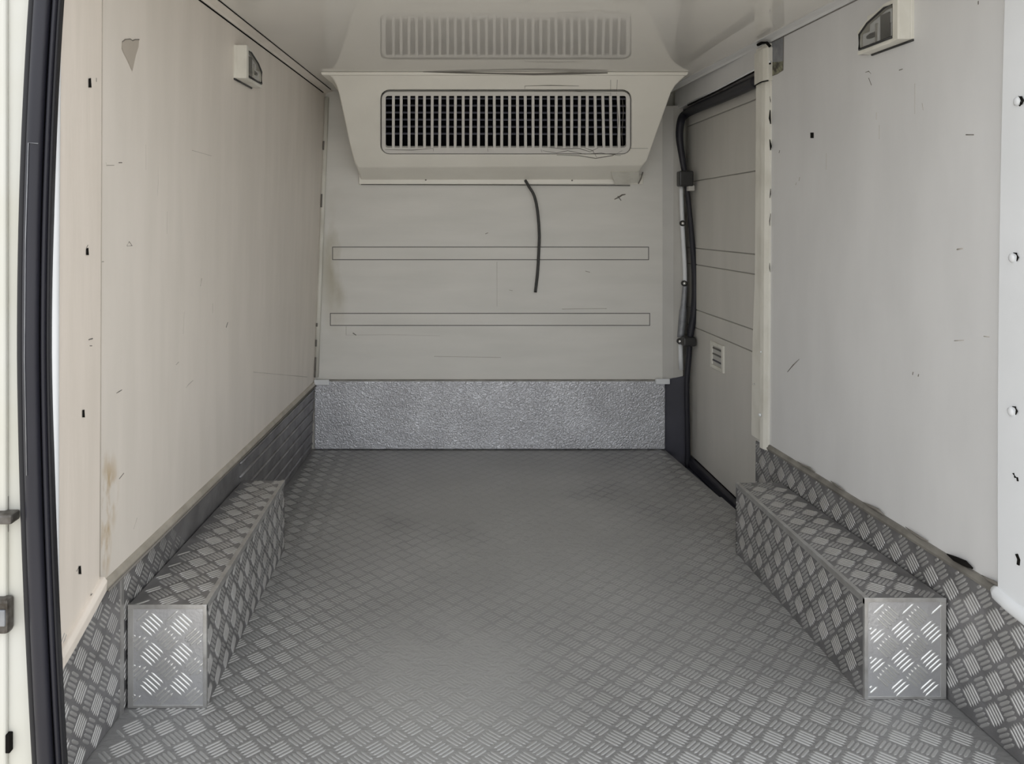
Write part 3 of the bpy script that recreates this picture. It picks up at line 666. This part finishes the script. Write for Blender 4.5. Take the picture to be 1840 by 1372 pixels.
md = ho.modifiers.new('bevel', 'BEVEL'); md.width = 0.006; md.segments = 3; md.limit_method = 'ANGLE'; md.angle_limit = math.radians(25)
# ceiling flange
a = on_f(578, 128); b = on_f(1234, 133)
mesh('ceiling_flange', [(a.x, 3.055, ZC - .013), (b.x, 3.055, ZC - .013), (b.x - .03, 3.49, ZC - .013), (a.x + .03, 3.49, ZC - .013), (a.x - .004, 3.052, ZC - .0005), (b.x + .004, 3.052, ZC - .0005), (b.x - .03, 3.49, ZC - .0005), (a.x + .03, 3.49, ZC - .0005)], HEX, 'unit', cu, bevel=.003)
tube('sealant_gap', [Vector((at_y(px, 130, 3.05).x, 3.052, ZC - dz)) for px, dz in ((760, .001), (820, .004), (900, .008), (960, .010), (1030, .007), (1092, .005))], [.0008, .003, .0028, .004, .0045, .002], 'scuff', cu, n=6)
# grille: frame, bars, rails, dark core
fr_o = rrect(686, 164, 1132, 275, 14); fr_i = rrect(693, 172, 1125, 265, 4)
def foff(p, d): return on_f(*p) + nF * d
nn = len(fr_o); V = [foff(p, .003) for p in fr_o] + [foff(p, .001) for p in fr_i] + [foff(p, -.012) for p in fr_o] + [foff(p, -.012) for p in fr_i]
Fc = []
for i in range(nn):
    j = (i + 1) % nn
    Fc += [(i, j, nn + j, nn + i), (2 * nn + i, 2 * nn + j, j, i), (nn + i, nn + j, 3 * nn + j, 3 * nn + i), (2 * nn + j, 2 * nn + i, 3 * nn + i, 3 * nn + j)]
gf = mesh('grille_frame', V, Fc, 'grille', cu)
tube('frame_joint', [foff(p, .001) for p in rrect(685, 163, 1133, 276, 15)] + [foff(rrect(685, 163, 1133, 276, 15)[0], .001)], .0016, 'groove', cu, n=6)
nb = 31; pitch = (1125 - 693) / nb
def bar(name, p0, p1, half, d0, d1, m, horiz=False):
    a0 = (p0[0] - (0 if horiz else half), p0[1] - (half if horiz else 0)); a1 = (p0[0] + (0 if horiz else half), p0[1] + (half if horiz else 0))
    b0 = (p1[0] - (0 if horiz else half), p1[1] - (half if horiz else 0)); b1 = (p1[0] + (0 if horiz else half), p1[1] + (half if horiz else 0))
    q = [a0, a1, b1, b0]
    return slab(name, [foff(p, d0) for p in q], [foff(p, d1) for p in q], m, cu, bevel=.0008)
for i in range(1, nb):
    x = 693 + i * pitch; bend = random.uniform(-.7, .7)
    bar('grille_bar', (x, 171), (x + bend + (1.5 if i > 26 else 0), 266), 2.5, .001, -.008, 'grille')
for i in range(6):
    y = 179.5 + i * 12.7
    bar('grille_rail', (693, y), (1125, y + 1), 1.1, -.010, -.018, 'grille_in', True)
q = [(686, 166), (1132, 166), (1132, 274), (686, 274)]
slab('dark_core', [foff(p, -.055) for p in q], [foff(p, -.065) for p in q], 'black', cu)
for (p, r_) in (((686, 166), (1132, 166)), ((1132, 166), (1132, 274)), ((1132, 274), (686, 274)), ((686, 274), (686, 166))):
    slab('core_wall', [foff(p, -.013), foff(r_, -.013), foff(r_, -.06), foff(p, -.06)], [foff(p, -.013) + Vector((0, .002, .002)), foff(r_, -.013) + Vector((0, .002, .002)), foff(r_, -.06) + Vector((0, .002, .002)), foff(p, -.06) + Vector((0, .002, .002))], 'black', cu)
# cracks and grime at the lower right of the grille
for pts in ([(975, 270), (1000, 274), (1020, 270), (1050, 276), (1080, 274), (1115, 279)], [(985, 264), (1010, 267), (1040, 266), (1060, 272), (1075, 265)],
            [(1000, 278), (1040, 279), (1070, 284), (1100, 279), (1118, 270)], [(1050, 265), (1065, 270), (1072, 282)], [(876, 266), (877, 272)], [(778, 265), (779, 271)], [(972, 268), (975, 276)],
            [(692, 268), (740, 269), (778, 266)], [(943, 154), (990, 153), (1040, 154)], [(943, 154), (943, 159)], [(1097, 143), (1097, 172)], [(1109, 143), (1108, 168)], [(960, 164), (1020, 163), (1098, 167)],
            [(812, 161), (842, 161)], [(1130, 266), (1164, 266)], [(1118, 176), (1120, 200), (1117, 240), (1119, 262)], [(1108, 178), (1111, 215), (1108, 262)]):
    tube('dirt_crack', [foff(p, .0022) for p in pts], [.0006] + [.0014] * (len(pts) - 2) + [.0005], 'scuff', cu, n=6)
# lower flange on the bulkhead
pa = at_y(645, 318, YB - .004); pb = at_y(1155, 331, YB - .004)
lf = box('lower_flange', (pa.x, YB - .012, pb.z), (pb.x, YB - .0005, pa.z + .01), 'unit', cu, bevel=.003)
tube('flange_edge', [(pa.x + .01, YB - .010, pb.z - .001), (0.2, YB - .010, pb.z - .003), (pb.x - .06, YB - .010, pb.z - .006)], .002, 'groove', cu, n=6)
for px, py in ((765, 323), (1028, 324), (655, 318)):
    c = at_y(px, py, YB - .012); V, Fc = tube_data([c + Vector((0, .004, 0)), c + Vector((0, -.003, 0))], [.005, .003], 10); mesh('screw', V, Fc, 'scuff', cu, smooth=True)
p0 = at_y(1098, 309, 3.40); p1 = at_y(1152, 330, 3.49)
slab('repair_tape', [at_y(1098, 309, 3.405), at_y(1148, 309, 3.405), at_y(1150, 328, 3.483), at_y(1106, 332, 3.483)], [v + Vector((0, .004, .003)) for v in (at_y(1098, 309, 3.405), at_y(1148, 309, 3.405), at_y(1150, 328, 3.483), at_y(1106, 332, 3.483))], 'trim_g', cu)
tube('sealant_gap', [at_y(px, py, 3.44) for px, py in ((1155, 309), (1152, 320), (1147, 330))], .003, 'scuff', cu, n=6)

# hanging cable
cp = [at_y(x, y, yy) for x, y, yy in ((944, 324, 3.487), (951, 336, 3.47), (960, 352, 3.465), (966, 380, 3.47), (969, 420, 3.482), (968, 455, 3.487), (966, 490, 3.488), (962, 525, 3.488))]
o = tube('cable', smoothpath(cp, 5), .0066, 'cable', n=8)
tag(o, 'short black cable hanging down from the cooling unit', 'cable')

# ------------------------------------------------------------------ wall lamps
def lamp(label, X, y0, zc, out):
    """long side along the wall; out=-1 for the left wall (room at +x)"""
    s = -out
    L_, H, D = .172, .100, .038
    w0 = X(y0 + L_ / 2, zc)
    o = empty('wall_lamp', (w0, y0 + L_ / 2, zc - H / 2), label, 'lamp', 'wall lamps near the ceiling')
    sl = (X(y0 + L_, zc) - X(y0, zc)) / L_
    def T(d, y, z): return (X(y0, zc) + sl * (y - 0) + s * d, y0 + y, zc + z)
    def hexa(name, d0, d1, ya, yb, za, zb, m, bevel=.002):
        return mesh(name, [T(d0, ya, za), T(d1, ya, za), T(d1, yb, za), T(d0, yb, za), T(d0, ya, zb), T(d1, ya, zb), T(d1, yb, zb), T(d0, yb, zb)], HEX, m, o, bevel=bevel)
    hexa('base_plate', -.004, .008, 0, L_, -.05, .05, 'trim_g')
    hexa('end_block', .006, D, 0, .022, -.05, .05, 'trim_g', .003)
    hexa('bottom_rim', .006, D - .006, .02, L_, -.05, -.040, 'trim_g')
    # top rim slopes down to the far end
    pts = [(.02, .05), (.06, .05), (.13, .030), (L_, .010), (L_, .002), (.128, .022), (.06, .041), (.02, .041)]
    slab('top_rim', [T(.006, y, z) for y, z in pts], [T(D - .006, y, z) for y, z in pts], 'trim_g', o, bevel=.001)
    hexa('far_rim', .006, D - .010, L_ - .008, L_, -.05, .006, 'trim_g')
    hexa('reflector', .008, .0255, .024, L_ - .012, -.038, .000, 'trim_w', .001)
    slab('reflector_wedge', [T(.008, y, z) for y, z in ((.03, .0), (.128, .0), (.128, .016), (.06, .034), (.03, .034))], [T(.0265, y, z) for y, z in ((.03, .0), (.128, .0), (.128, .016), (.06, .034), (.03, .034))], 'trim_w', o)
    hexa('switch_block', .010, .0292, .046, .084, -.034, .028, 'dk_plastic', .003)
    c = [T(.020, .108, -.012), T(.020, .150, -.012)]
    V, Fc = tube_data([T(.0215, y, -.012) for y in (.100, .108, .130, .142, .147)], [.004, .008, .008, .006, .003], 12); mesh('bulb', V, Fc, 'dk_plastic', o, smooth=True)
    hexa('bulb_holder', .010, .0288, .092, .104, -.034, .012, 'chrome', .001)
    pts = [(.024, -.038), (L_ - .010, -.038), (L_ - .010, .000), (.128, .020), (.06, .039), (.024, .039)]
    slab('lens', [T(D - .008, y, z) for y, z in pts], [T(D - .004, y, z) for y, z in pts], 'lens', o)
    tube('lens_gasket', [T(D - .005, y, z) for y, z in pts + pts[:1]], .0030, 'dk_plastic', o, n=6)
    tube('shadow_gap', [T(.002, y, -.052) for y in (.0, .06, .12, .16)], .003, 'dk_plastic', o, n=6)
    return o
lamp('small white lamp with clear lens high on the left liner', XL, 2.29, 1.511, -1)
lamp('white lamp with clear lens and dark insert high on the right liner', XR, 1.79, 1.508, 1)
